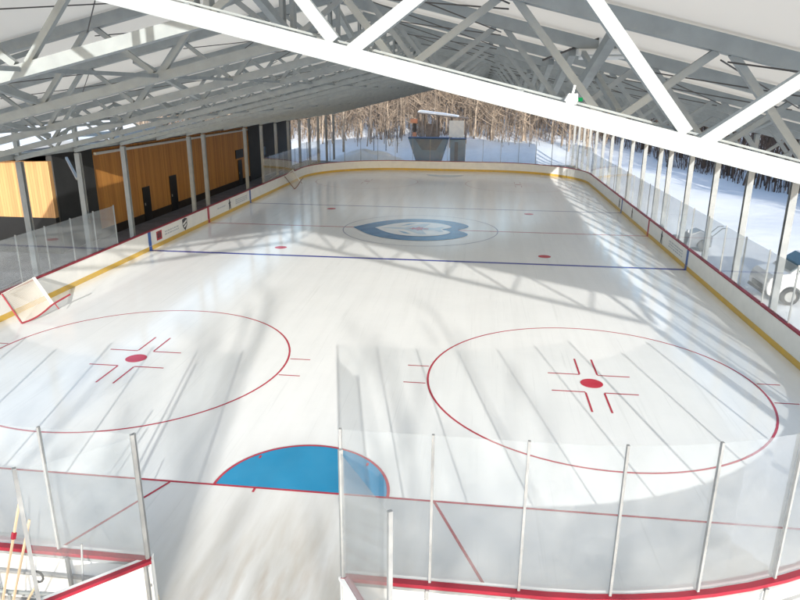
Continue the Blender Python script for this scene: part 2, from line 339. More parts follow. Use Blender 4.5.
SUN_EL = R(15.9); SUN_AZ = R(180 - 12.5)          # bearing of the sun from +y, clockwise
sd = Vector((math.sin(SUN_AZ) * math.cos(SUN_EL), math.cos(SUN_AZ) * math.cos(SUN_EL), math.sin(SUN_EL)))
sun = bpy.data.lights.new('sun', 'SUN'); sun.energy = 2.3; sun.angle = R(0.5); sun.color = (1.0, 0.95, 0.87)
so = bpy.data.objects.new('sun', sun); COL.objects.link(so); so.location = (40, -120, 60)
so.rotation_euler = (-sd).to_track_quat('-Z', 'Y').to_euler()
W = bpy.data.worlds.new('World'); S.world = W; W.use_nodes = True
nt = W.node_tree; bg = nt.nodes['Background']
sky = nt.nodes.new('ShaderNodeTexSky'); sky.sky_type = 'NISHITA'; sky.sun_disc = False
sky.sun_elevation = SUN_EL; sky.sun_rotation = SUN_AZ; sky.air_density = 1.0; sky.dust_density = 1.0; sky.ozone_density = 1.0
nt.links.new(sky.outputs[0], bg.inputs[0]); bg.inputs[1].default_value = 0.13
S.view_settings.view_transform = 'Standard'; S.view_settings.look = 'None'; S.view_settings.gamma = 1
S.view_settings.use_curve_mapping = False; S.view_settings.exposure = 1.58
S.cycles.transparent_max_bounces = 40; S.cycles.max_bounces = 10; S.cycles.diffuse_bounces = 6
S.cycles.use_denoising = True; S.cycles.sample_clamp_indirect = 8

# ------------------------------------------------------------------ rink outline
HW, Y0, Y1, RC = 12.95, -3.353, 57.607, 8.534
def outline(off=0.0, seg=14):
    """closed loop, counter-clockwise from the middle of the near end; off>0 is outward"""
    pts = []
    for cx, cy, a0 in ((HW - RC, Y0 + RC, -90), (HW - RC, Y1 - RC, 0), (-HW + RC, Y1 - RC, 90), (-HW + RC, Y0 + RC, 180)):
        for k in range(seg + 1):
            a = R(a0 + 90 * k / seg); pts.append((cx + (RC + off) * math.cos(a), cy + (RC + off) * math.sin(a)))
    return pts
LQ = RC * PI / 2; LX = 2 * (HW - RC); LY = (Y1 - Y0) - 2 * RC
def path(s):
    """point and outward normal at arc length s, s=0 at near-end centre, going to +x first"""
    T = 2 * LX + 2 * LY + 4 * LQ
    s = s % T
    h = LX / 2
    if s < h: return (s, Y0), (0, -1)
    s -= h
    for (cx, cy, a0, ln, d) in ((HW - RC, Y0 + RC, -90, LY, (0, 1)), (HW - RC, Y1 - RC, 0, LX, (-1, 0)), (-HW + RC, Y1 - RC, 90, LY, (0, -1)), (-HW + RC, Y0 + RC, 180, h, (1, 0))):
        if s < LQ:
            a = R(a0) + s / RC; return (cx + RC * math.cos(a), cy + RC * math.sin(a)), (math.cos(a), math.sin(a))
        s -= LQ
        if s < ln:
            a = R(a0 + 90); return (cx + RC * math.cos(a) + d[0] * s, cy + RC * math.sin(a) + d[1] * s), (math.cos(a), math.sin(a))
        s -= ln
    return (0, Y0), (0, -1)
TOT = 2 * LX + 2 * LY + 4 * LQ
def sweep(mb, s0, s1, o0, o1, z0, z1, step=0.6):
    n = max(1, int(math.ceil((s1 - s0) / step))); b = len(mb.v)
    for i in range(n + 1):
        (x, y), (nx, ny) = path(s0 + (s1 - s0) * i / n)
        for o, z in ((o0, z0), (o1, z0), (o1, z1), (o0, z1)): mb.v.append((x + nx * o, y + ny * o, z))
    for i in range(n):
        for k in range(4):
            k2 = (k + 1) % 4
            mb.f.append((b + i * 4 + k, b + i * 4 + k2, b + i * 4 + 4 + k2, b + i * 4 + 4 + k))
    mb.f.append((b, b + 1, b + 2, b + 3)); e = b + n * 4; mb.f.append((e + 3, e + 2, e + 1, e))
    return mb

# ------------------------------------------------------------------ ground
def ground_h(x, y):
    h = 0.0
    if y > 70: h += 0.055 * (y - 70) ** 1.08
    if x > 23: h += 0.035 * (x - 23)
    if x < -30 : h += 0.03 * (-30 - x)
    if y > 68 or x > 15.5 or x < -26:
        h += 0.22 * math.sin(x * 0.31 + y * 0.13) * math.sin(y * 0.27 - x * 0.11) * min(1, max(0, (max(y - 68, x - 15.5, -26 - x)) / 6))
    return h
mb = MB(); xs = [-160, -120, -90, -70, -56] + [-48 + 2 * i for i in range(53)] + [66, 80, 100, 130, 160]
ys = [-140, -100, -70, -50, -35, -25, -18] + [-12 + 2 * i for i in range(80)] + [160, 180, 210, 250, 300]
for y in ys:
    for x in xs: mb.v.append((x, y, ground_h(x, y) - 0.10))
nx_ = len(xs)
for j in range(len(ys) - 1):
    for i in range(nx_ - 1):
        a = j * nx_ + i; mb.f.append((a, a + 1, a + nx_ + 1, a + nx_))
tag(mb.build('snow_ground', 'snow', smooth=True), kind='structure')
mb = MB(); mb.box(-25, -16.985, 3.0, 18.37, -0.3, -0.034); mb.box(-16.98, 13.95, 3.0, 66.0, -0.3, -0.03); tag(mb.build('walkway_floor', 'floor'), kind='structure')
mb = MB(); mb.box(-9.5, 9.5, -9.5, -3.3, -0.3, -0.035); tag(mb.build('gate_apron', 'packed'), kind='structure')
ice = MB().sheet(outline(0.0, 24), 0.0).build('ice', 'ice'); tag(ice, kind='structure')
tongue = MB().sheet([(-1.34, -6.5), (1.58, -6.5), (1.58, -3.352), (-1.34, -3.352)], -0.002).build('gate_ice', 'ice', ice)

# ------------------------------------------------------------------ ice markings (thin paint sheets, children of the ice)
def rect(mb, x0, x1, y0, y1, z=0.004): return mb.sheet([(x0, y0), (x1, y0), (x1, y1), (x0, y1)], z)
def ring(mb, cx, cy, r, w, z=0.004, a0=0, a1=360, n=96):
    b = len(mb.v); full = (a1 - a0) >= 360
    for i in range(n + (0 if full else 1)):
        a = R(a0 + (a1 - a0) * i / n)
        for rr in (r - w / 2, r + w / 2): mb.v.append((cx + rr * math.cos(a), cy + rr * math.sin(a), z))
    m_ = n if full else n
    for i in range(m_):
        j = (i + 1) % n if full else i + 1
        mb.f.append((b + 2 * i, b + 2 * i + 1, b + 2 * j + 1, b + 2 * j))
    return mb
def disc(mb, cx, cy, r, z=0.008, n=40, a0=0, a1=360):
    return mb.sheet([(cx + r * math.cos(R(a0 + (a1 - a0) * i / n)), cy + r * math.sin(R(a0 + (a1 - a0) * i / n))) for i in range(n + (a1 - a0 < 360))], z)
def stroke(mb, p, q, w, z=0.004):
    d = (Vector(q) - Vector(p)).normalized(); n = Vector((-d.y, d.x)) * w / 2; p = Vector(p); q = Vector(q)
    return mb.sheet([tuple(p - n), tuple(q - n), tuple(q + n), tuple(p + n)], z)
def gx(y):  # half width of the ice at y
    if y < Y0 + RC: return HW - RC + math.sqrt(max(0, RC * RC - (Y0 + RC - y) ** 2))
    if y > Y1 - RC: return HW - RC + math.sqrt(max(0, RC * RC - (y - Y1 + RC) ** 2))
    return HW
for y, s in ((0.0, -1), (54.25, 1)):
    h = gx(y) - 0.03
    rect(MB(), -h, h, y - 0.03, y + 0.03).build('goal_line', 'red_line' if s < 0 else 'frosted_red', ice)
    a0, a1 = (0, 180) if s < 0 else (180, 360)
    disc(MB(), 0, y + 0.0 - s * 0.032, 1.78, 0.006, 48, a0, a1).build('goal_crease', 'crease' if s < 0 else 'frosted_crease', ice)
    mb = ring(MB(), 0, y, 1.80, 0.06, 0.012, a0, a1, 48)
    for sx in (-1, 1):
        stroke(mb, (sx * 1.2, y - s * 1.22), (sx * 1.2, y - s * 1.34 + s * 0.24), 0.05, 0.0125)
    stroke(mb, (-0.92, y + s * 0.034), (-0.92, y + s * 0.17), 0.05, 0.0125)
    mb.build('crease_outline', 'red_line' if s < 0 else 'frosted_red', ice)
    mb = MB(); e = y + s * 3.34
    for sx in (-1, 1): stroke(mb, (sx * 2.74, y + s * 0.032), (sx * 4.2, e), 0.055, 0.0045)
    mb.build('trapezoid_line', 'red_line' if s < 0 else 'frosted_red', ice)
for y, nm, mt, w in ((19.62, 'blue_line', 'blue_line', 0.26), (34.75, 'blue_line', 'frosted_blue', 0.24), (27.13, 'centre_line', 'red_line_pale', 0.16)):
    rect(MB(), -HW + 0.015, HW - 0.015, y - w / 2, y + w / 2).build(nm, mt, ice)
for cy in (6.15, 48.1):
    for cx in (-6.7, 6.7):
        mb = ring(MB(), cx, cy, 4.572, 0.06)
        for sx in (-1, 1):
            for sy in (-1, 1):
                rect(mb, cx + sx * 4.6 if sx > 0 else cx - 5.22, cx + 5.22 if sx > 0 else cx - 4.6, cy + sy * 0.6 - 0.025, cy + sy * 0.6 + 0.025, 0.005)
                rect(mb, min(cx + sx * 0.25, cx + sx * 1.15), max(cx + sx * 0.25, cx + sx * 1.15), cy + sy * 0.59 - 0.028, cy + sy * 0.59 + 0.028, 0.005)
                x_ = cx + sx * 0.25
                rect(mb, x_ - 0.028, x_ + 0.028, min(cy + sy * 0.62, cy + sy * 1.78), max(cy + sy * 0.62, cy + sy * 1.78), 0.005)
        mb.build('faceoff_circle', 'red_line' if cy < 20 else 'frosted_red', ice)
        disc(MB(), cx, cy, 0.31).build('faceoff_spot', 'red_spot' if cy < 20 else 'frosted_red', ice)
for cy in (21.25, 33.3):
    for cx in (-6.7, 6.7): disc(MB(), cx, cy, 0.31).build('faceoff_spot', 'red_spot', ice)
# centre circle and club emblem (points to -x)
CX, CY = -0.05, 27.13
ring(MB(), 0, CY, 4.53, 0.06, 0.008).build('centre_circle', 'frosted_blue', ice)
def heart(r0, tip, notch, n=120, wt=0.30, wn=0.27):
    p = []
    for i in range(n):
        a = 2 * PI * i / n; d = abs(math.atan2(math.sin(a - PI), math.cos(a - PI))); e_ = abs(math.atan2(math.sin(a), math.cos(a)))
        r = r0 + tip * math.exp(-d / wt) - notch * math.exp(-(e_ / wn) ** 2)
        p.append((CX + r * math.cos(a), CY + r * math.sin(a)))
    return p
MB().sheet(heart(3.22, 0.75, 0.95), 0.014).build('emblem_ring', 'navy', ice)
MB().sheet(heart(2.10, 0.55, 0.75), 0.025).build('emblem_field', 'emblem_white', ice)
def P(pts): return [(CX + x, CY + y) for x, y in pts]
jet = [(-2.3, 0), (-1.5, .22), (-.9, .26), (.1, 1.55), (.55, 1.55), (.2, .4), (.9, .34), (1.25, .75), (1.45, .7), (1.25, 0)]
jet = jet + [(x, -y) for x, y in reversed(jet[1:-1])]
MB().sheet(P(jet), 0.029).build('emblem_aircraft', 'emblem_grey', ice)
leaf = [(-.95, 0), (-.62, .16), (-.6, .42), (-.35, .3), (-.05, .75), (.05, .5), (.3, .6), (.25, .2), (.75, .12)]
leaf = [(x * .72, y * .72) for x, y in leaf]
leaf = leaf + [(x, -y) for x, y in reversed(leaf[1:])]
MB().sheet(P(leaf), 0.033).build('emblem_leaf', 'emblem_red', ice)
for sx in (-1, 1):
    MB().sheet(P([(-1.2, sx * .75), (-.75, sx * 1.0), (-.3, sx * 1.6), (-.75, sx * 1.45)]), 0.029).build('emblem_dash', 'emblem_blue', ice)

# ------------------------------------------------------------------ rink boards
boards = thing('rink_boards', 'white dasher boards with red top rail and clear glass ringing the ice', 'rink boards', (0, 0, 0))
BH = 0.93
def s_of_right(y): return LX / 2 + LQ + (y - (Y0 + RC))
def s_of_left(y): return LX / 2 + LQ + LY + LQ + LX + LQ + ((Y1 - RC) - y)
GATE_R, GATE_L = 1.60, TOT - 1.35
sects = [(GATE_R, LX / 2 + LQ * 0.98), (LX / 2 + LQ * 0.98, s_of_right(19.5)), (s_of_right(19.5), s_of_right(34.8)), (s_of_right(34.8), LX / 2 + LQ + LY),
         (LX / 2 + LQ + LY, LX / 2 + 2 * LQ + LY + LX / 2), (LX / 2 + 2 * LQ + LY + LX / 2, LX / 2 + 3 * LQ + LY + LX), (s_of_left(Y1 - RC), s_of_left(34.8)),
         (s_of_left(34.8), s_of_left(19.5)), (s_of_left(19.5), s_of_left(Y0 + RC)), (s_of_left(Y0 + RC), GATE_L)]
for i, (a, b) in enumerate(sects):
    p = sweep(MB(), a, b, 0.0, 0.09, 0.0, BH).build('dasher_panel', 'board', boards)
    sweep(MB(), a, b, -0.012, -0.002, 0.004, 0.21).build('kick_plate', 'kick', p)
    if i in (0, 9):
        sweep(MB(), a, b, -0.015, 0.06, BH + 0.002, BH + 0.05).build('sill', 'board', p)
        sweep(MB(), a, b, 0.062, 0.17, BH + 0.002, BH + 0.06).build('cap_rail', 'rail_red', p)
        fr = MB()
        for z in (0.08, 0.5, 0.86): sweep(fr, a, b, 0.092, 0.15, z, z + 0.05)
        n = int((b - a) / 1.2)
        for k in range(n + 1):
            (x, y), (nx, ny) = path(a + 0.04 + (b - a - 0.08) * k / n)
            fr.beam((x + nx * 0.18, y + ny * 0.18, -0.02), (x + nx * 0.18, y + ny * 0.18, BH), 0.05, 0.05)
        fr.build('support_frame', 'alu', p)
    else:
        sweep(MB(), a, b, -0.02, 0.12, BH + 0.002, BH + 0.055).build('cap_rail', 'rail_red', p)
def glass_run(a, b, step, z0, z1, m='glass_side', post_r=0.025, parent=boards, skip_first=False):
    n = max(1, round((b - a) / step))
    for k in range(n):
        sa, sb = a + (b - a) * k / n, a + (b - a) * (k + 1) / n
        sweep(MB(), sa + 0.012, sb - 0.012, 0.045, 0.057, z0, z1, 0.5).build('glass_pane', m, parent)
    for k in range(n + 1):
        (x, y), (nx, ny) = path(a + (b - a) * k / n); an = math.atan2(ny, nx)
        mb = MB()
        mb.beam((x + nx * 0.083, y + ny * 0.083, z0 - 0.02), (x + nx * 0.083, y + ny * 0.083, z1 + 0.03), 0.036, 0.045, (nx, ny, 0))
        mb.build('glass_post', 'alu', parent)
ZB = BH + 0.055
glass_run(GATE_R + 0.02, GATE_R + 0.02 + 7.6, 1.27, ZB, 3.34, 'glass')
glass_run(GATE_R + 7.64, LX / 2 + LQ, 1.4, ZB, 2.85)
glass_run(s_of_right(Y0 + RC), s_of_right(Y1 - RC), 2.1, ZB, 2.80)
glass_run(LX / 2 + LQ + LY, LX / 2 + 3 * LQ + LY + LX, 1.75, ZB, 3.15)
glass_run(s_of_left(Y1 - RC), s_of_left(38.2), 1.9, ZB, 2.85)
glass_run(s_of_left(16.8), s_of_left(Y0 + RC), 1.7, ZB, 2.72)
glass_run(s_of_left(Y0 + RC), GATE_L - 4.4, 1.7, ZB, 2.72)
glass_run(GATE_L - 4.4, GATE_L - 0.02, 1.43, ZB, 3.05, 'glass')
# stripes and adverts on the board faces
def face(mb, side, y0, y1, z0, z1, d=0.004):
    x = side * (HW - d); x2 = side * (HW - d + 0.003)
    return mb.box(min(x, x2), max(x, x2), y0, y1, z0, z1)
for side in (-1, 1):
    for y, mt in ((19.62, 'stripe_blue'), (34.75, 'stripe_blue'), (27.13, 'ad_red')):
        face(MB(), side, y - 0.15, y + 0.15, 0.215, BH - 0.003).build('board_stripe', mt, boards)
        x0, x1 = sorted((side * (HW - 0.016), side * (HW - 0.013)))
        MB().box(x0, x1, y - 0.15, y + 0.15, 0.004, 0.205).build('board_stripe', mt, boards)
def pprism(side, pts, y, z, sc, d=0.008):
    x = side * (HW - d); return MB().prism([(x, y + p[0] * sc, z + p[1] * sc) for p in pts], (side * 0.003, 0, 0))
ad = face(MB(), -1, 20.35, 20.95, 0.34, 0.80).build('advert_square', 'ad_red', boards)
for y, h in ((20.5, .26), (20.65, .34), (20.8, .26)): face(MB(), -1, y - 0.05, y + 0.05, 0.44, 0.44 + h, 0.008).build('advert_mark', 'ad_black', ad)
shield = [(-.5, .45), (0, .55), (.5, .45), (.46, -.15), (0, -.6), (-.46, -.15)]
sh = pprism(-1, shield, 23.75, 0.57, 0.62).build('advert_shield', 'ad_black', boards)
pprism(-1, [(-.38, .1), (.38, .36), (.38, .18), (-.38, -.08)], 23.75, 0.57, 0.62, 0.012).build('shield_band', 'board', sh)
pprism(-1, [(-.30, -.18), (.34, .04), (.30, -.14), (-.1, -.32)], 23.75, 0.57, 0.62, 0.012).build('shield_band', 'board', sh)
figure = [(-.28, -.5), (-.1, -.5), (0, -.1), (.12, -.5), (.3, -.5), (.2, .05), (.3, .2), (.12, .26), (.1, .5), (-.1, .5), (-.12, .26), (-.32, .1), (-.16, .02)]
pprism(-1, figure, 30.7, 0.56, 0.66).build('advert_figure', 'ad_black', boards)
pprism(1, figure, 35.6, 0.56, 0.62).build('advert_figure', 'ad_black', boards)
pprism(1, figure, 31.5, 0.56, 0.62).build('advert_figure', 'ad_black', boards)
pprism(1, figure, 24.2, 0.56, 0.66).build('advert_figure', 'ad_black', boards)
def scribble(side, ya, yb, rows):
    mb = MB(); rnd = random.Random(int(ya * 10))
    for z in rows:
        y = ya
        while y < yb:
            w = rnd.uniform(0.10, 0.3); face(mb, side, y, min(y + w, yb), z - 0.035, z + 0.035); y += w + rnd.uniform(0.05, 0.1)
    mb.build('advert_text', 'ad_grey', boards)
scribble(-1, 21.3, 23.0, (0.62, 0.48)); scribble(-1, 31.8, 34.1, (0.66, 0.54, 0.42)); scribble(1, 20.4, 22.8, (0.68, 0.55, 0.42)); scribble(-1, 28.6, 30.0, (0.6,))
# open gate leaves at the near end
def gate(hinge, end, label):
    h = Vector((*hinge, 0)); e = Vector((*end, 0)); d = (e - h).normalized(); nrm = Vector((d.y, -d.x, 0))
    if nrm.x < 0: nrm = -nrm
    g = MB().beam(h + Vector((0, 0, 0.5 * BH + 0.03)), e + Vector((0, 0, 0.5 * BH + 0.03)), 0.07, BH - 0.06).build('gate', 'board', boards)
    g['label'] = label
    zr = BH + 0.03
    MB().beam(h + nrm * -0.03 + Vector((0, 0, zr)), e + nrm * -0.03 + Vector((0, 0, zr)), 0.06, 0.05).build('sill', 'board', g)
    MB().beam(h + nrm * 0.045 + Vector((0, 0, zr - 0.002)), e + nrm * 0.045 + Vector((0, 0, zr - 0.002)), 0.085, 0.055).build('cap_rail', 'rail_red', g)
    MB().beam(h + nrm * 0.041 + d * 0.01 + Vector((0, 0, 0.12)), e + nrm * 0.041 - d * 0.01 + Vector((0, 0, 0.12)), 0.010, 0.17).build('kick_plate', 'kick', g)
    MB().beam(h + d * 0.06 + Vector((0, 0, (3.02 + zr + 0.03) / 2)), e - d * 0.06 + Vector((0, 0, (3.02 + zr + 0.03) / 2)), 0.012, 3.02 - zr - 0.03).build('glass_pane', 'glass', g)
    for p in (h + d * 0.03, e - d * 0.03):
        MB().beam(p + Vector((0, 0, zr + 0.027)), p + Vector((0, 0, 3.08)), 0.05, 0.055, nrm).build('glass_post', 'alu', g)
    MB().box(e.x - 0.03, e.x + 0.03, e.y - 0.06, e.y + 0.0, 0.6, 0.75).build('latch', 'blackplastic', g)
gate((-1.36, -3.45), (-2.46, -4.52), 'left gate leaf swung outward')
gate((1.61, -3.46), (2.50, -4.80), 'right gate leaf swung outward')

# ------------------------------------------------------------------ canopy (one steel building over the ice)
canopy = thing('rink_canopy', 'open steel canopy with pale roof deck on trusses and columns above the rink', 'canopy', (0, 0, 0))
ZT, ZBOT, SL, EX = 9.70, 8.53, 0.24, 13.95
YS = [26.45 - 3.7 * k for k in range(9, -1, -1)] + [28.55 + 3.7 * k for k in range(0, 11)]
YS[0] = -6.55
ye0, ye1 = YS[0] - 0.55, YS[-1] + 0.35
for s in (-1, 1):
    EX = 13.95 if s < 0 else 14.65
    zt = ZT + 0.14
    a = (0.0, zt, ); mb = MB()
    mb.prism([(s * 0.0, ye0, zt), (s * (EX + 0.05), ye0, zt - SL * (EX + 0.05)), (s * (EX + 0.05), ye0, zt - SL * (EX + 0.05) + 0.10), (s * 0.0, ye0, zt + 0.10)], (0, ye1 - ye0, 0))
    d = mb.build('roof_deck', 'deck', canopy)
    fz = zt - SL * (EX + 0.05)
    MB().box(*(sorted((s * (EX + 0.055), s * (EX + 0.09)))), ye0, ye1, fz - 0.12, fz + 0.12).build('eave_trim', 'steel', d)
    for yy in (ye0 - 0.03, ye1 + 0.005):
        MB().prism([(s * 0.002, yy, zt - 0.12), (s * (EX + 0.05), yy, zt - 0.12 - SL * (EX + 0.05)), (s * (EX + 0.05), yy, zt + 0.11 - SL * (EX + 0.05)), (s * 0.002, yy, zt + 0.11)], (0, 0.025, 0)).build('gable_trim', 'steel', d)
EX = 13.95
NB = [2.4 * k for k in range(6)]; NT = [1.2 + 2.4 * k for k in range(6)]
def zb(x): return ZBOT - SL * abs(x)
def zt_(x): return ZT - SL * abs(x)
def make_truss(full=True, ch=0.16):
    t = bpy.data.objects.new('roof_truss', None); COL.objects.link(t); t.parent = canopy
    for s in (-1, 1):
        MB().beam((s * 0.003, 0, zt_(0)), (s * (EX + (0.65 if s > 0 else 0)), 0, zt_(EX + (0.65 if s > 0 else 0))), 0.18, 0.19).build('top_chord', 'steel', t)
        MB().beam((s * 0.003, 0, zb(0)), (s * 13.6, 0, zb(13.6)), 0.15 if ch > 0.15 else 0.13, ch).build('bottom_chord', 'steel', t)
        MB().beam((s * 13.5, 0, zb(13.5) + 0.12), (s * 13.5, 0, zt_(13.5) - 0.12), 0.16, 0.16).build('end_post', 'steel', t)
        webs = MB()
        for k in range(6):
            for (a, b) in (((s * NB[k], zb(NB[k])), (s * NT[k], zt_(NT[k]))), ((s * NT[k], zt_(NT[k])), (s * NB[k + 1], zb(NB[k + 1])) if k < 5 else None)):
                if b is None: continue
                p = Vector((a[0], 0, a[1])); q = Vector((b[0], 0, b[1])); d = (q - p).normalized()
                w = MB() if full else webs
                w.beam(p + d * (0.12 if ch > 0.15 else 0.05), q - d * 0.12, 0.08, 0.085)
                if full: w.build('web_member', 'steel', t)
        if not full: webs.build('web_members', 'steel', t)
    for dx in (-0.09, 0.09):
        MB().beam((dx, 0, zb(0) - 0.02), (dx, 0, zt_(0)), 0.07, 0.18).build('king_post', 'steel', t)
    return t
proto_front = make_truss(True, 0.125); proto_full = make_truss(True)
for i, y in enumerate(YS):
    t = proto_front if i == 0 else proto_full if i == 1 else copy_tree(proto_full, canopy)
    t.location = (0, y, 0.02 if i == 0 else 0)
# bays: zig-zag lattice purlins, sway braces, tie rods
for i in range(len(YS) - 1):
    y0, y1 = YS[i], YS[i + 1]
    if y1 - y0 < 2.5: continue
    for x in (-9.6, -4.8, 0.0, 4.8, 9.6):
        if i == 0 or (i % 2 == 0 and x in (-4.8, 9.6)): continue
        MB().beam((x, y0 + 0.1, zt_(x) - 0.16), (x, y1 - 0.1, zb(x) + 0.16), 0.12, 0.13).build('sway_brace', 'steel', canopy)
        if i % 3 == 1:
            MB().beam((x + 0.13, y0 + 0.1, zb(x) + 0.16), (x + 0.13, y1 - 0.1, zt_(x) - 0.16), 0.07, 0.07).build('counter_brace', 'steel', canopy)
    for x in (-7.2, -2.4, 2.4, 7.2):
        MB().beam((x, y0 + 0.11, zb(x) + 0.02), (x, y1 - 0.11, zb(x) + 0.02), 0.05, 0.06).build('tie_bar', 'steel_dark', canopy)
    for s in (-1, 1):
        for xa, xb in ((1.2, 3.6), (6.0, 8.4)) if i < 5 else ((3.6, 6.0),):
            MB().tube([(s * xa, y0 + 0.12, zt_(xa) - 0.155), (s * xb, y1 - 0.12, zt_(xb) - 0.155)], 0.010, 5).build('tie_rod', 'rod', canopy)
            MB().tube([(s * xb, y0 + 0.12, zt_(xb) - 0.185), (s * xa, y1 - 0.12, zt_(xa) - 0.185)], 0.010, 5).build('tie_rod', 'rod', canopy)
# eave beams and columns
for s in (-1, 1):
    MB().beam((s * 13.72, YS[0] + 0.11, zb(13.5) + 0.05), (s * 13.72, YS[-1] - 0.11, zb(13.5) + 0.05), 0.12, 0.20).build('eave_beam', 'steel', canopy)
def make_column():
    zc = zb(13.5) - 0.125
    mb = MB()  # H section, flanges facing +-y
    mb.box(-0.11, 0.11, -0.09, -0.07, -0.05, zc); mb.box(-0.11, 0.11, 0.07, 0.09, -0.05, zc); mb.box(-0.010, 0.010, -0.068, 0.068, -0.05, zc)
    c = mb.build('steel_column', 'column', canopy)
    MB().box(-0.22, 0.22, -0.22, 0.22, -0.1, 0.0).build('base_plate', 'steel_dark', c)
    return c
pc = make_column(); first = True
for s in (-1, 1):
    for i, y in enumerate(YS):
        if s < 0 and i in (1, 8, 11): continue
        if s < 0 and y < 3: continue
        if s > 0 and y < -7.5: continue
        c = pc if first else copy_tree(pc, canopy); first = False
        c.location = (s * 13.5, y, 0)
# knee brace at the left
MB().beam((-15.3, 17.3, 4.75), (-13.6, 15.25, 4.1), 0.10, 0.10).build('knee_brace', 'steel', canopy)

for s in (-1, 1):
    MB().tube([(s * 0.3, YS[0] + 0.16, zb(0.3) + 0.105), (s * 13.3, YS[0] + 0.16, zb(13.3) + 0.105)], 0.009, 6).build('conduit', 'steel', canopy)
    for x in (1.2, 3.6, 6.0, 8.4):
        MB().beam((s * x - 0.02, YS[0] + 0.07, zb(x) + 0.07), (s * x + 0.02, YS[0] + 0.15, zb(x) + 0.09), 0.04, 0.015).build('conduit_clip', 'steel_dark', canopy)
# fittings hung from the canopy
lamp = thing('hanging_lamp', 'unlit white twin tube lamp hanging under the right roof slope', 'lamp', (5.3, 0.5, 8.25))
mb = MB(); mb.box(4.85, 5.75, 0.28, 0.72, 8.33, 8.39); mb.prism([(4.85, 0.34, 8.39), (5.75, 0.34, 8.39), (5.75, 0.66, 8.39), (4.85, 0.66, 8.39)], (0, 0, 0.03)); mb.build('lamp_housing', 'lamp_white', lamp)
for dy in (0.36, 0.64): MB().tube([(4.9, dy, 8.295), (5.7, dy, 8.295)], 0.03, 8).build('lamp_tube', 'lamp_white', lamp)
MB().box(5.18, 5.42, 0.42, 0.58, 8.423, 8.60).build('ballast_box', 'lamp_white', lamp)
MB().tube([(4.3, 0.5, 8.25), (5.3, 0.5, 8.63), (6.1, 0.5, 8.93)], 0.018, 6).build('hanger_rod', 'rod', lamp)
fx, fy = 3.95, YS[0] + 0.02; fz = zb(fx) + 0.02 + 0.064
fl = thing('flood_light', 'small white flood light with green indicator on the front roof beam', 'flood light', (fx, fy, fz))
MB().box(fx - 0.035, fx + 0.035, fy - 0.04, fy + 0.04, fz, fz + 0.02).build('mount', 'lamp_white', fl)
MB().prism([(fx - 0.045, fy - 0.03, fz + 0.022), (fx + 0.045, fy - 0.03, fz + 0.022), (fx + 0.04, fy - 0.03, fz + 0.07), (fx - 0.02, fy - 0.03, fz + 0.07)], (0, 0.06, 0)).build('lamp_head', 'lamp_white', fl)
MB().tube([(fx + 0.01, fy, fz + 0.07), (fx + 0.02, fy, fz + 0.125)], 0.008, 8).build('antenna', 'lamp_white', fl)
MB().box(fx + 0.047, fx + 0.075, fy - 0.03, fy, fz + 0.02, fz + 0.045).build('indicator', 'led', fl)

# ------------------------------------------------------------------ clubhouse along the left side
WX = -17.0
club = thing('clubhouse', 'long cedar and charcoal clad building behind the left boards', 'building', (WX, 40, 0))
def wall(name, y0, y1, z0, z1, mt, x0=WX - 0.25, x1=WX): return MB().box(x0, x1, y0, y1, z0, z1).build(name, mt, club)
wall('timber_wall', 18.4, 18.66, 1.75, 4.45, 'wood_end', WX - 8.2, WX - 0.003); wall('lower_wall', 18.38, 18.66, -0.05, 1.747, 'black', WX - 8.2, WX - 0.003); wall('charcoal_wall', 18.663, 22.1, 0.0, 4.85, 'charcoal', WX - 0.25, WX + 0.06)  # near-black lower part of the end wall is shadow painted as colour
wall('timber_wall', 22.103, 41.0, 0.45, 4.85, 'wood'); wall('timber_wall', 41.003, 46.6, 0.45, 4.85, 'wood', WX - 0.25, WX - 0.03)
wall('charcoal_wall', 46.603, 60.0, 0.0, 4.85, 'charcoal', WX - 0.25, WX + 0.04)
wall('lower_wall', 22.103, 46.6, -0.05, 0.447, 'darkbase', WX - 0.25, WX + 0.02)
wall('end_wall', 59.75, 60.0, 0.0, 4.85, 'charcoal', WX - 8, WX - 0.253)
wall('back_wall', 18.663, 60.0, 0.0, 3.98, 'charcoal', WX - 8.2, WX - 8.003)
for y0, y1, z1 in ((27.0, 27.9, 2.05), (30.7, 31.7, 2.3), (43.6, 44.5, 2.1)):
    dr = wall('door', y0, y1, 0.02, z1, 'black', WX + 0.021, WX + 0.06)
    MB().box(WX + 0.061, WX + 0.10, y0 + 0.1, y0 + 0.14, 0.95, 1.1).build('handle', 'alu', dr)
wall('sign_panel', 43.2, 45.0, 2.25, 2.95, 'blackplastic', WX + 0.001, WX + 0.05)
wd = wall('window', 50.4, 51.2, 1.9, 2.7, 'car_glass', WX + 0.042, WX + 0.06)
MB().prism([(WX - 0.02, 16.9, 4.883), (WX - 8.6, 16.9, 4.45), (WX - 8.6, 16.9, 4.62), (WX - 0.02, 16.9, 5.03)], (0, 1.1, 0)).build('roof', 'charcoal', club)
MB().prism([(WX + 1.9, 18.004, 4.98), (WX - 8.6, 18.004, 4.45), (WX - 8.6, 18.004, 4.62), (WX + 1.9, 18.004, 5.12)], (0, 42.6, 0)).build('roof', 'charcoal', club)  # overhang made this wide to keep the sun off the long wall
MB().prism([(WX - 0.6, 18.1, 5.02), (WX - 8.5, 18.1, 4.62), (WX - 8.5, 18.1, 4.85), (WX - 0.6, 18.1, 5.22)], (0, 7, 0)).build('roof_snow', 'snow', club)
MB().box(WX + 0.07, WX + 0.20, 22.2, 46.0, 4.42, 4.56).build('fascia_beam', 'lamp_white', club)

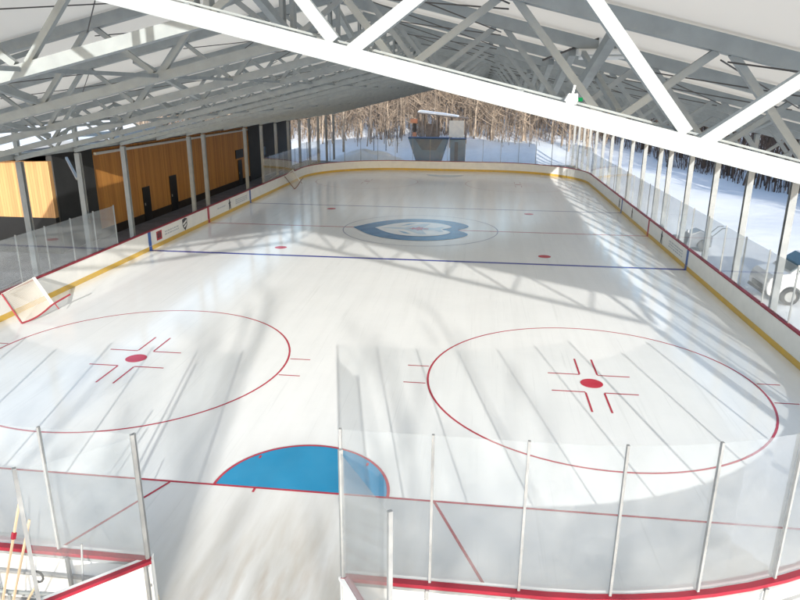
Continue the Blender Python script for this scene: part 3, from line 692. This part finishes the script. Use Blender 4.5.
# ------------------------------------------------------------------ goals
def goal(name, A, B, C, D, label, frame, netm):
    """goal lying tipped: A-B base bar, A-C and B-D posts, C-D crossbar; depth frame bulges to one side"""
    A, B, C, D = map(Vector, (A, B, C, D))
    g = thing(name, label, 'goal', tuple((A + B) / 2 - Vector((0, 0, min(A.z, B.z)))), 'hockey goals')
    MB().tube([A, C], 0.03, 8).build('post', frame, g)
    MB().tube([C, D], 0.02, 8).build('crossbar', 'pad_white', g)
    n = (B - A).cross(C - A).normalized()
    if n.x < 0: n = -n
    dn_ = Vector((0, 0, -1))
    def base(t): return A.lerp(B, t) + dn_ * 0.10 * math.sin(PI * min(1, t / 0.6)) * (t < 0.6) + n * 0.06 * math.sin(PI * t)
    ab = [base(i / 16) for i in range(17)]
    MB().tube(ab, 0.032, 8).build('base_frame', frame, g)
    E = base(0.62)
    MB().beam(D, E, 0.10, 0.06, n).build('centre_pad', 'pad_white', g)
    MB().tube([base(0.66), base(0.66) - Vector((0, 0, 0.22)) + Vector((0.12, 0.02, 0))], 0.02, 8).build('foot', frame, g)
    nu, nv = 14, 12; mb = MB()
    for j in range(nv + 1):
        v = j / nv
        for i in range(nu + 1):
            u = i / nu; p = base(0.62 * u).lerp(C.lerp(D, u), v)
            mb.v.append(tuple(p - n * 0.16 * math.sin(PI * u) * math.sin(PI * v)))
    for j in range(nv):
        for i in range(nu): mb.f.append((j * (nu + 1) + i, j * (nu + 1) + i + 1, (j + 1) * (nu + 1) + i + 1, (j + 1) * (nu + 1) + i))
    o = mb.build('netting', netm, g)
    uv = o.data.uv_layers.new(name='UVMap')
    for poly in o.data.polygons:
        for li in poly.loop_indices:
            vi = o.data.loops[li].vertex_index
            uv.data[li].uv = ((vi % (nu + 1)) / nu * 1.3, (vi // (nu + 1)) / nv)
    so_ = o.modifiers.new('thickness', 'SOLIDIFY'); so_.thickness = 0.004
    return g
goal('hockey_goal', (-12.09, 8.53, 0.03), (-11.32, 10.25, 0.58), (-12.80, 8.72, 0.99), (-12.83, 10.5, 1.08), 'red framed hockey goal tipped onto the near left boards', 'goal_red', 'net')
goal('hockey_goal', (-11.75, 42.1, 0.03), (-11.6, 44.4, 0.65), (-12.7, 42.7, 0.95), (-12.62, 44.9, 1.25), 'hockey goal with shade-darkened red frame tipped against the boards in the far left corner', 'goal_red_shaded', 'net')

# ------------------------------------------------------------------ tools behind the near left boards
def leaning_tool(name, label, cat, foot, top, hr, hm):
    t = thing(name, label, cat, foot)
    MB().tube([foot, top], hr, 8).build('handle', hm, t)
    return t
sh = leaning_tool('snow_shovel', 'yellow snow shovel with black grip leaning behind the near left boards', 'shovel', (-3.05, -4.45, 0.30), (-2.66, -4.2, 1.02), 0.018, 'stick')
g = MB(); pts = [(-2.66, -4.2, 1.02)] + [(-2.64 + 0.075 * math.sin(a), -4.19 , 1.115 - 0.09 * math.cos(a)) for a in [i * 2 * PI / 10 for i in range(11)]]
g.tube(pts[1:], 0.017, 6); g.build('grip', 'blackplastic', sh)
MB().prism([(-3.45, -4.62, 0.0), (-3.40, -4.45, 0.33), (-2.72, -4.30, 0.33), (-2.74, -4.47, 0.0)], (0.01, -0.03, 0.005)).build('blade', 'yellow', sh)
for k, (fx_, tx, lab) in enumerate(((-3.40, -3.12, 'pale wooden hockey stick with red tape leaning on the near left boards'), (-3.25, -3.0, 'thin wooden hockey stick beside the red taped one'), )):
    st = thing('hockey_stick', lab, 'hockey stick', (fx_, -4.3, 0), 'sticks leaning behind the near boards')
    top = Vector((tx, -3.72, 1.95 - 0.25 * k)); ft = Vector((fx_, -4.3, 0.05))
    MB().beam(ft, top, 0.032, 0.024).build('shaft', 'stick', st)
    MB().beam(ft + Vector((0, 0, 0.0)), ft + Vector((-0.28, -0.08, 0.03)), 0.02, 0.07).build('blade', 'stick', st)
    if k == 0: MB().beam(ft.lerp(top, 0.74), ft.lerp(top, 0.79), 0.05, 0.05).build('tape', 'rail_red', st)
rk = thing('rake', 'grey metal rake standing behind the near left boards', 'rake', (-2.15, -4.0, 0))
MB().tube([(-2.2, -4.0, 0.08), (-2.28, -3.66, 1.3)], 0.016, 8).build('handle', 'alu', rk)
mb = MB().beam((-2.5, -4.02, 0.08), (-1.9, -4.02, 0.08), 0.03, 0.03)
for k in range(8): mb.beam((-2.47 + 0.077 * k, -4.02, 0.07), (-2.47 + 0.077 * k, -4.05, 0.0), 0.012, 0.012)
mb.build('rake_head', 'steel_dark', rk)
rl = thing('metal_railing', 'low grey metal pipe railing behind the near left boards', 'railing', (-3.0, -4.1, 0))
MB().tube([(-4.6, -4.05, 0.62), (-2.2, -3.95, 0.62)], 0.03, 8).build('rail', 'steel', rl)
for x in (-4.3, -3.3, -2.4): MB().tube([(x, -4.02, -0.03), (x, -4.02, 0.6)], 0.024, 8).build('post', 'steel', rl)

# ------------------------------------------------------------------ parked cars
def car(name, label, paint, loc, group):
    """nose towards -x, origin on the ground under the middle"""
    c = thing(name, label, 'car', loc, group)
    ox, oy, oz = loc
    def V(p): return (ox + p[0], oy + p[1], oz + p[2])
    L0, L1, wd = -2.3, 2.3, 0.92
    prof = [(-2.28, .38), (-2.33, .62), (-2.26, .98), (-2.1, 1.12), (-1.5, 1.24), (2.1, 1.26), (2.3, 1.05), (2.32, .45), (2.2, .3), (1.95, .3)]
    for cx in (1.42, -1.42):
        prof += [(cx + .40 * math.cos(a), .32 + .40 * math.sin(a)) for a in [R(0 + 180 * i / 8) for i in range(9)]]
    prof += [(-2.1, .3)]
    b = MB().prism([V((x, -wd, z)) for x, z in prof], (0, 2 * wd, 0)).build('body', paint, c, bevel=0.06)
    cab = [(-1.55, 1.235), (-.75, 1.84), (0.0, 1.93), (1.7, 1.90), (2.15, 1.255)]
    mb = MB(); n = len(cab)
    vs = [V((x, -.86 + (z - 1.24) * .22, z)) for x, z in cab] + [V((x, .86 - (z - 1.24) * .22, z)) for x, z in cab]
    mb.add(vs, [tuple(range(n)), tuple(reversed(range(n, 2 * n)))] + [(i, n + i, n + (i + 1) % n, (i + 1) % n) for i in range(n)])
    mb.build('cabin', paint, c, bevel=0.04)
    def quad_on(p4, off): return MB().prism([V(p) for p in p4], off)
    quad_on([(-1.49, -.76, 1.29), (-1.49, .76, 1.29), (-.81, .68, 1.805), (-.81, -.68, 1.805)], (-0.014, 0, 0.018)).build('windshield', 'car_glass', c)
    for s in (-1, 1):
        def sy(z): return s * (.86 - (z - 1.24) * .22 + 0.002)
        for q in ([(-1.32, 1.3), (-.7, 1.78), (.25, 1.84), (.25, 1.3)], [(.32, 1.3), (.32, 1.84), (1.55, 1.82), (1.95, 1.3)]):
            quad_on([(x, sy(z), z) for x, z in q], (0, s * 0.012, 0)).build('side_window', 'car_glass', c)
        quad_on([(-2.235, s * .86, .72), (-2.2, s * .5, .72), (-2.18, s * .5, .88), (-2.2, s * .86, .88)], (-0.09, 0, 0)).build('headlight', 'lamp_glass', c)
        MB().box(*[v for p in zip(V((-1.15, s * .93 if s < 0 else .93, 1.2)), V((-.95, s * 1.08, 1.36))) for v in sorted(p)]).build('mirror', paint, c)
        for cx in (-1.42, 1.42):
            w = MB().tube([V((cx, s * .93, .32)), V((cx, s * .72, .32))], 0.34, 20).build('wheel', 'rubber', c)
            MB().tube([V((cx, s * .936, .32)), V((cx, s * .90, .32))], 0.21, 14).build('rim', 'alu', w)
    MB().box(*[v for p in zip(V((-2.36, -.5, .5)), V((-2.30, .5, .68))) for v in p]).build('grille', 'blackplastic', c)
    MB().box(*[v for p in zip(V((-2.365, -.85, .34)), V((-2.27, .85, .45))) for v in p]).build('bumper', 'blackplastic', c)
    return c
car('parked_car', 'white car parked nose first beside the right hand columns', 'car_white', (16.9, 15.75, -0.06), None)
bl = thing('snow_blower', 'dark grey snow blower standing behind the right glass beside the columns', 'snow blower', (14.9, 24.5, -0.06))
bx, by = 14.9, 24.5
MB().prism([(bx - .75, by - .45, .10), (bx + .55, by - .45, .12), (bx + .55, by - .45, .72), (bx - .1, by - .45, 1.0), (bx - .6, by - .45, .78)], (0, .9, 0)).build('engine_cover', 'car_grey', bl, bevel=0.05)
MB().prism([(bx - .78, by - .6, -.02), (bx - .78, by + .6, -.02), (bx - .95, by + .6, .55), (bx - .95, by - .6, .55)], (-.22, 0, 0)).build('auger_housing', 'charcoal', bl)
MB().tube([(bx - .9, by, .5), (bx - .92, by, 1.05), (bx - 1.0, by - .25, 1.35), (bx - 1.02, by - .5, 1.38)], [.13, .12, .11, .12], 10).build('chute', 'charcoal', bl)
for sx in (-1, 1):
    MB().tube([(bx + .1, by + sx * .47, .24), (bx + .1, by + sx * .62, .24)], .30, 16).build('wheel', 'rubber', bl)
    MB().tube([(bx + .5, by + sx * .3, .6), (bx + 1.0, by + sx * .3, 1.1), (bx + 1.25, by + sx * .3, 1.12)], .022, 8).build('handlebar', 'blackplastic', bl)
MB().box(bx - .62, bx - .55, by - .1, by + .1, .82, .95).build('headlight', 'lamp_glass', bl)

# ------------------------------------------------------------------ beyond the far end
gh = ground_h
d = thing('dumpster', 'dark blue grey sloped sided dumpster in the shade beyond the far boards', 'dumpster', (-2.6, 66.9, 0))
mb = MB().prism([(-4.0, 66.2, -0.1), (-1.2, 66.2, -0.1), (-0.35, 66.2, 2.65), (-4.95, 66.2, 2.65)], (0, 1.8, 0)); mb.build('container', 'tarp_blue', d)
MB().prism([(-4.2, 66.17, 2.60), (-1.0, 66.17, 2.60), (-1.75, 66.17, 1.35), (-3.35, 66.17, 1.35)], (0, 0.025, 0)).build('front_panel', 'tarp_dark', d)
MB().box(-5.0, -0.3, 66.15, 68.05, 2.653, 2.72).build('lid', 'tarp_dark', d)
d2 = thing('storage_crate', 'smaller blue grey covered crate beside the dumpster', 'crate', (0.6, 66.9, 0))
MB().box(-0.15, 1.55, 66.3, 67.9, -0.1, 2.55).build('crate_body', 'tarp_blue', d2)
MB().box(-0.2, 1.6, 66.25, 67.95, 2.553, 2.66).build('lid', 'tarp_dark', d2)
MB().box(0.35, 0.75, 66.26, 66.297, 0.2, 2.3).build('strap', 'tarp_dark', d2)
YY = 82.0; g0 = gh(-2, YY) - 0.1
s_ = thing('timber_shelter', 'open timber shelter with a snowy sloping roof before the woods', 'shelter', (-2, YY, g0))
MB().prism([(-5.2, YY - 2, 4.95), (1.5, YY - 2, 4.25), (1.5, YY - 2, 4.4), (-5.2, YY - 2, 5.1)], (0, 4, 0)).build('roof', 'timber', s_)
MB().prism([(-5.3, YY - 1.6, 5.115), (0.2, YY - 1.6, 4.54), (0.1, YY - 1.6, 4.68), (-2, YY - 1.6, 4.98), (-3.4, YY - 1.6, 5.12), (-5.1, YY - 1.6, 5.33)], (0, 3.6, 0)).build('roof_snow', 'snow', s_)
for x in (-4.6, -2.6, -0.8, 1.2):
    for y in (-1.7, 1.7):
        zt2 = 4.94 - (x + 5.2) * 0.1045
        MB().beam((x, YY + y, g0 - 0.2), (x, YY + y, zt2), 0.2, 0.2).build('post', 'timber', s_)
MB().box(-1.0, 1.0, YY - 1.85, YY - 1.8, g0 + 1.2, 4.1).build('cream_panel', 'cream', s_)
MB().box(-4.4, -2.8, YY + 1.5, YY + 1.55, g0, 3.5).build('back_panel', 'timber', s_)
MB().beam((-3.9, YY - 1.6, g0), (-2.9, YY - 1.6, 4.6), 0.14, 0.14).build('diagonal_brace', 'timber', s_)
o_ = thing('orange_post', 'tall orange and black marker post left of the timber shelter', 'post', (-5.6, 80, gh(-5.6, 80)))
g0 = gh(-5.6, 80) - 0.1
MB().box(-5.85, -5.35, 79.8, 80.2, g0 - 0.1, g0 + 2.0).build('lower_panel', 'orange', o_)
MB().box(-5.80, -5.40, 79.83, 80.17, g0 + 2.003, g0 + 3.2).build('middle_panel', 'blackplastic', o_)
MB().box(-6.15, -5.2, 79.8, 80.2, g0 + 3.203, g0 + 3.75).build('top_panel', 'orange', o_)
# snow heap in shade, left
mb = MB(); n1, n2 = 28, 12
for j in range(n2 + 1):
    for i in range(n1):
        a = 2 * PI * i / n1; r = 1 - j / n2
        x = -10 + 5.2 * r * math.cos(a) ; y = 66.5 + 2.0 * r * math.sin(a)
        z = -0.15 + 1.15 * (1 - r * r) * (1 + 0.22 * math.sin(3 * a + 1) + 0.12 * math.sin(7 * a + j))
        mb.v.append((x, y, z))
for j in range(n2):
    for i in range(n1): mb.f.append((j * n1 + i, j * n1 + (i + 1) % n1, (j + 1) * n1 + (i + 1) % n1, (j + 1) * n1 + i))
o = mb.build('snow_heap', 'snow', smooth=True, loc=(-10, 66.5, 0)); tag(o, 'low shaded snow heap just beyond the far left boards', 'snow heap')
# thin stakes
for x, y, h in ((-10.5, 76, 2.2), (-8.9, 76, 2.4), (-7.2, 74, 1.9)):
    p = MB().tube([(x, y, gh(x, y) - 0.3), (x + 0.02, y, gh(x, y) + h)], 0.05, 6).build('snow_stake', 'bark_dark', loc=(x, y, gh(x, y)))
    tag(p, 'thin dark stake standing in the snow beyond the far boards', 'stake', 'stakes in the snow')

# ------------------------------------------------------------------ trees
def grow(seed, H, trunk_r, spread, twigs, lean=0.05, first=0.25, nmain=12):
    rnd = random.Random(seed); tr = MB(); br = MB()
    pts = [Vector((0, 0, -0.4))]; n = 7; dx, dy = rnd.uniform(-lean, lean), rnd.uniform(-lean, lean)
    for i in range(1, n + 1):
        pts.append(Vector((dx * H * i / n + rnd.uniform(-.08, .08), dy * H * i / n + rnd.uniform(-.08, .08), H * i / n)))
    tr.tube(pts, [trunk_r * (1.15 - i / n) + 0.02 for i in range(n + 1)], 6, caps=False)
    def at(t):
        f = t * n; i = min(int(f), n - 1); return pts[i].lerp(pts[i + 1], f - i)
    def branch(p, d, ln, r, lvl):
        q = p + d * ln * 0.5 + Vector((rnd.uniform(-.1, .1), rnd.uniform(-.1, .1), rnd.uniform(0, .12))) * ln
        e = q + (d + Vector((rnd.uniform(-.35, .35), rnd.uniform(-.35, .35), rnd.uniform(.05, .4)))).normalized() * ln * 0.5
        br.tube([p, q, e], [r, r * 0.7, r * 0.3 + 0.006], 4 if lvl == 0 else 3, caps=False)
        if lvl < 2:
            for k in range(twigs if lvl == 0 else max(2, twigs - 2)):
                t = rnd.uniform(0.25, 1.0); s0 = p.lerp(q, t * 2) if t < .5 else q.lerp(e, t * 2 - 1)
                dd = (d * 0.8 + Vector((rnd.uniform(-1, 1), rnd.uniform(-1, 1), rnd.uniform(-.1, 1)))).normalized()
                branch(s0, dd, ln * rnd.uniform(.35, .6), r * 0.5, lvl + 1)
    for k in range(nmain):
        t = first + (0.98 - first) * (k + rnd.random()) / nmain
        a = rnd.uniform(0, 2 * PI); upz = rnd.uniform(0.45, 1.2)
        d = Vector((math.cos(a), math.sin(a), upz)).normalized()
        branch(at(t), d, spread * H * (1.15 - t) * rnd.uniform(.6, 1.1) + 0.5, trunk_r * 0.38 * (1.2 - t) + 0.012, 0)
    return tr, br
tan_protos, dark_protos = [], []
def mkmesh(mb, mt, nm):
    me = bpy.data.meshes.new(nm); me.from_pydata(mb.v, [], mb.f); me.update(); me.materials.append(M[mt]); return me
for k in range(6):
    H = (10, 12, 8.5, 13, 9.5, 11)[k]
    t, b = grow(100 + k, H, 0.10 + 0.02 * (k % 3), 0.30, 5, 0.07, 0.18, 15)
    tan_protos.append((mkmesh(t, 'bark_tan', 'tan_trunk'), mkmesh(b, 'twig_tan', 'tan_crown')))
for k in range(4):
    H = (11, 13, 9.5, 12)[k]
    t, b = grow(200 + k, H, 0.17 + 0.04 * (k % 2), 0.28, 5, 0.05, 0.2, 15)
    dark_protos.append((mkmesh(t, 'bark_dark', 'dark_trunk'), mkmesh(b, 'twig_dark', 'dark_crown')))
def tree(x, y, proto, sc, rz, label, group, name='bare_tree'):
    e = thing(name, label, 'tree', (x, y, gh(x, y) - 0.1), group)
    e.rotation_euler = (0, 0, rz); e.scale = (sc, sc, sc)
    for nm, me in zip(('trunk', 'crown'), proto):
        o = bpy.data.objects.new(nm, me); COL.objects.link(o); o.parent = e
    return e
rnd = random.Random(5)
for k in range(130):
    y = 84 + 46 * rnd.random() ** 1.2
    half = 0.40 * (y + 11)
    x = 0 + (-1 + 2 * rnd.random()) * half * 0.95 - 5
    if abs(x + 2) < 4.6 and y < 88: y += 9
    if k % 6 == 0 and abs(x + 2) > 7: y = 74 + 9 * rnd.random()
    tree(x, y, tan_protos[k % 6], rnd.uniform(0.75, 1.15), rnd.uniform(0, 6.28), 'bare tan tree in the sunlit woods beyond the far end of the rink', 'bare trees beyond the far end')
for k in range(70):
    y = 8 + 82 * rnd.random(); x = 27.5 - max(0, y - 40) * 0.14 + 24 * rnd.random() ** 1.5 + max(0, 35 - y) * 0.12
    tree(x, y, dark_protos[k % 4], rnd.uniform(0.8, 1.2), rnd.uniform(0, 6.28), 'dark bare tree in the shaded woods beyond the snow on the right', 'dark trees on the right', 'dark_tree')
for x, y, k, sc in ((9.5, -33, 0, 1.1), (5.5, -38, 1, 1.2), (13.5, -36, 3, 1.1), (1.5, -35, 2, 1.4), (11.0, -43, 4, 1.6), (7.5, -46, 5, 1.6)):
    tree(x, y, tan_protos[k], sc, k * 1.3, 'bare tree standing behind the viewpoint', 'trees behind the viewpoint', 'bare_tree')
# brush and far wood that read as one mass
mb = MB(); rnd = random.Random(11)
for k in range(13500):
    y = 78 + 100 * rnd.random() ** 0.9; half = 0.46 * (y + 11); x = -4 + (-1 + 2 * rnd.random()) * half
    if x > 22 and y < 95 or (y < 86 and rnd.random() < .8) or (y < 88 and -8 < x < 4): continue
    z = gh(x, y) - 0.3; u_ = rnd.random(); h = rnd.uniform(0.8, 3.5) if u_ < .45 else rnd.uniform(3.5, 7) if u_ < .75 else rnd.uniform(7, 13)
    lx, ly = rnd.gauss(0, .2) * h, rnd.gauss(0, .15) * h; r = 0.013 * h ** 0.75 + 0.010
    p0 = Vector((x, y, z)); p1 = p0 + Vector((lx * .3 + rnd.gauss(0, .15), ly * .3, h * .5)); p2 = p0 + Vector((lx, ly, h))
    mb.tube([p0, p1, p2], [r, r * .7, r * .25], 3, caps=False)
    for j in range(9):
        t = rnd.uniform(.2, .98); s0 = p0.lerp(p1, t * 2) if t < .5 else p1.lerp(p2, t * 2 - 1); a = rnd.uniform(0, 6.28); ln = h * rnd.uniform(.10, .3)
        mb.tube([s0, s0 + Vector((math.cos(a) * ln, math.sin(a) * ln * .6, ln * rnd.uniform(.2, .9)))], [r * .5, r * .15 + .004], 3, caps=False)
o = mb.build('woodland_brush', 'twig_tan'); tag(o, 'mass of tan winter brush and saplings filling the woods beyond the rink', 'brush', kind='stuff')
mb = MB()
for k in range(4200):
    y = 5 + 95 * rnd.random(); x = 28.5 - max(0, y - 40) * 0.14 + 34 * rnd.random() ** 1.5 + max(0, 35 - y) * 0.1
    z = gh(x, y) - 0.3; h = rnd.uniform(0.8, 3.5) if rnd.random() < .7 else rnd.uniform(3.5, 9)
    lx, ly = rnd.gauss(0, .15) * h, rnd.gauss(0, .12) * h; r = 0.012 * h ** 0.75 + 0.012
    p0 = Vector((x, y, z)); p1 = p0 + Vector((lx * .4, ly * .4, h * .5)); p2 = p0 + Vector((lx, ly, h))
    mb.tube([p0, p1, p2], [r, r * .7, r * .25], 3, caps=False)
    for j in range(5):
        t = rnd.uniform(.3, .95); s0 = p0.lerp(p2, t); a = rnd.uniform(0, 6.28); ln = h * rnd.uniform(.15, .35)
        mb.tube([s0, s0 + Vector((math.cos(a) * ln * .6, math.sin(a) * ln * .6, ln * .7))], [r * .5, r * .15 + .004], 3, caps=False)
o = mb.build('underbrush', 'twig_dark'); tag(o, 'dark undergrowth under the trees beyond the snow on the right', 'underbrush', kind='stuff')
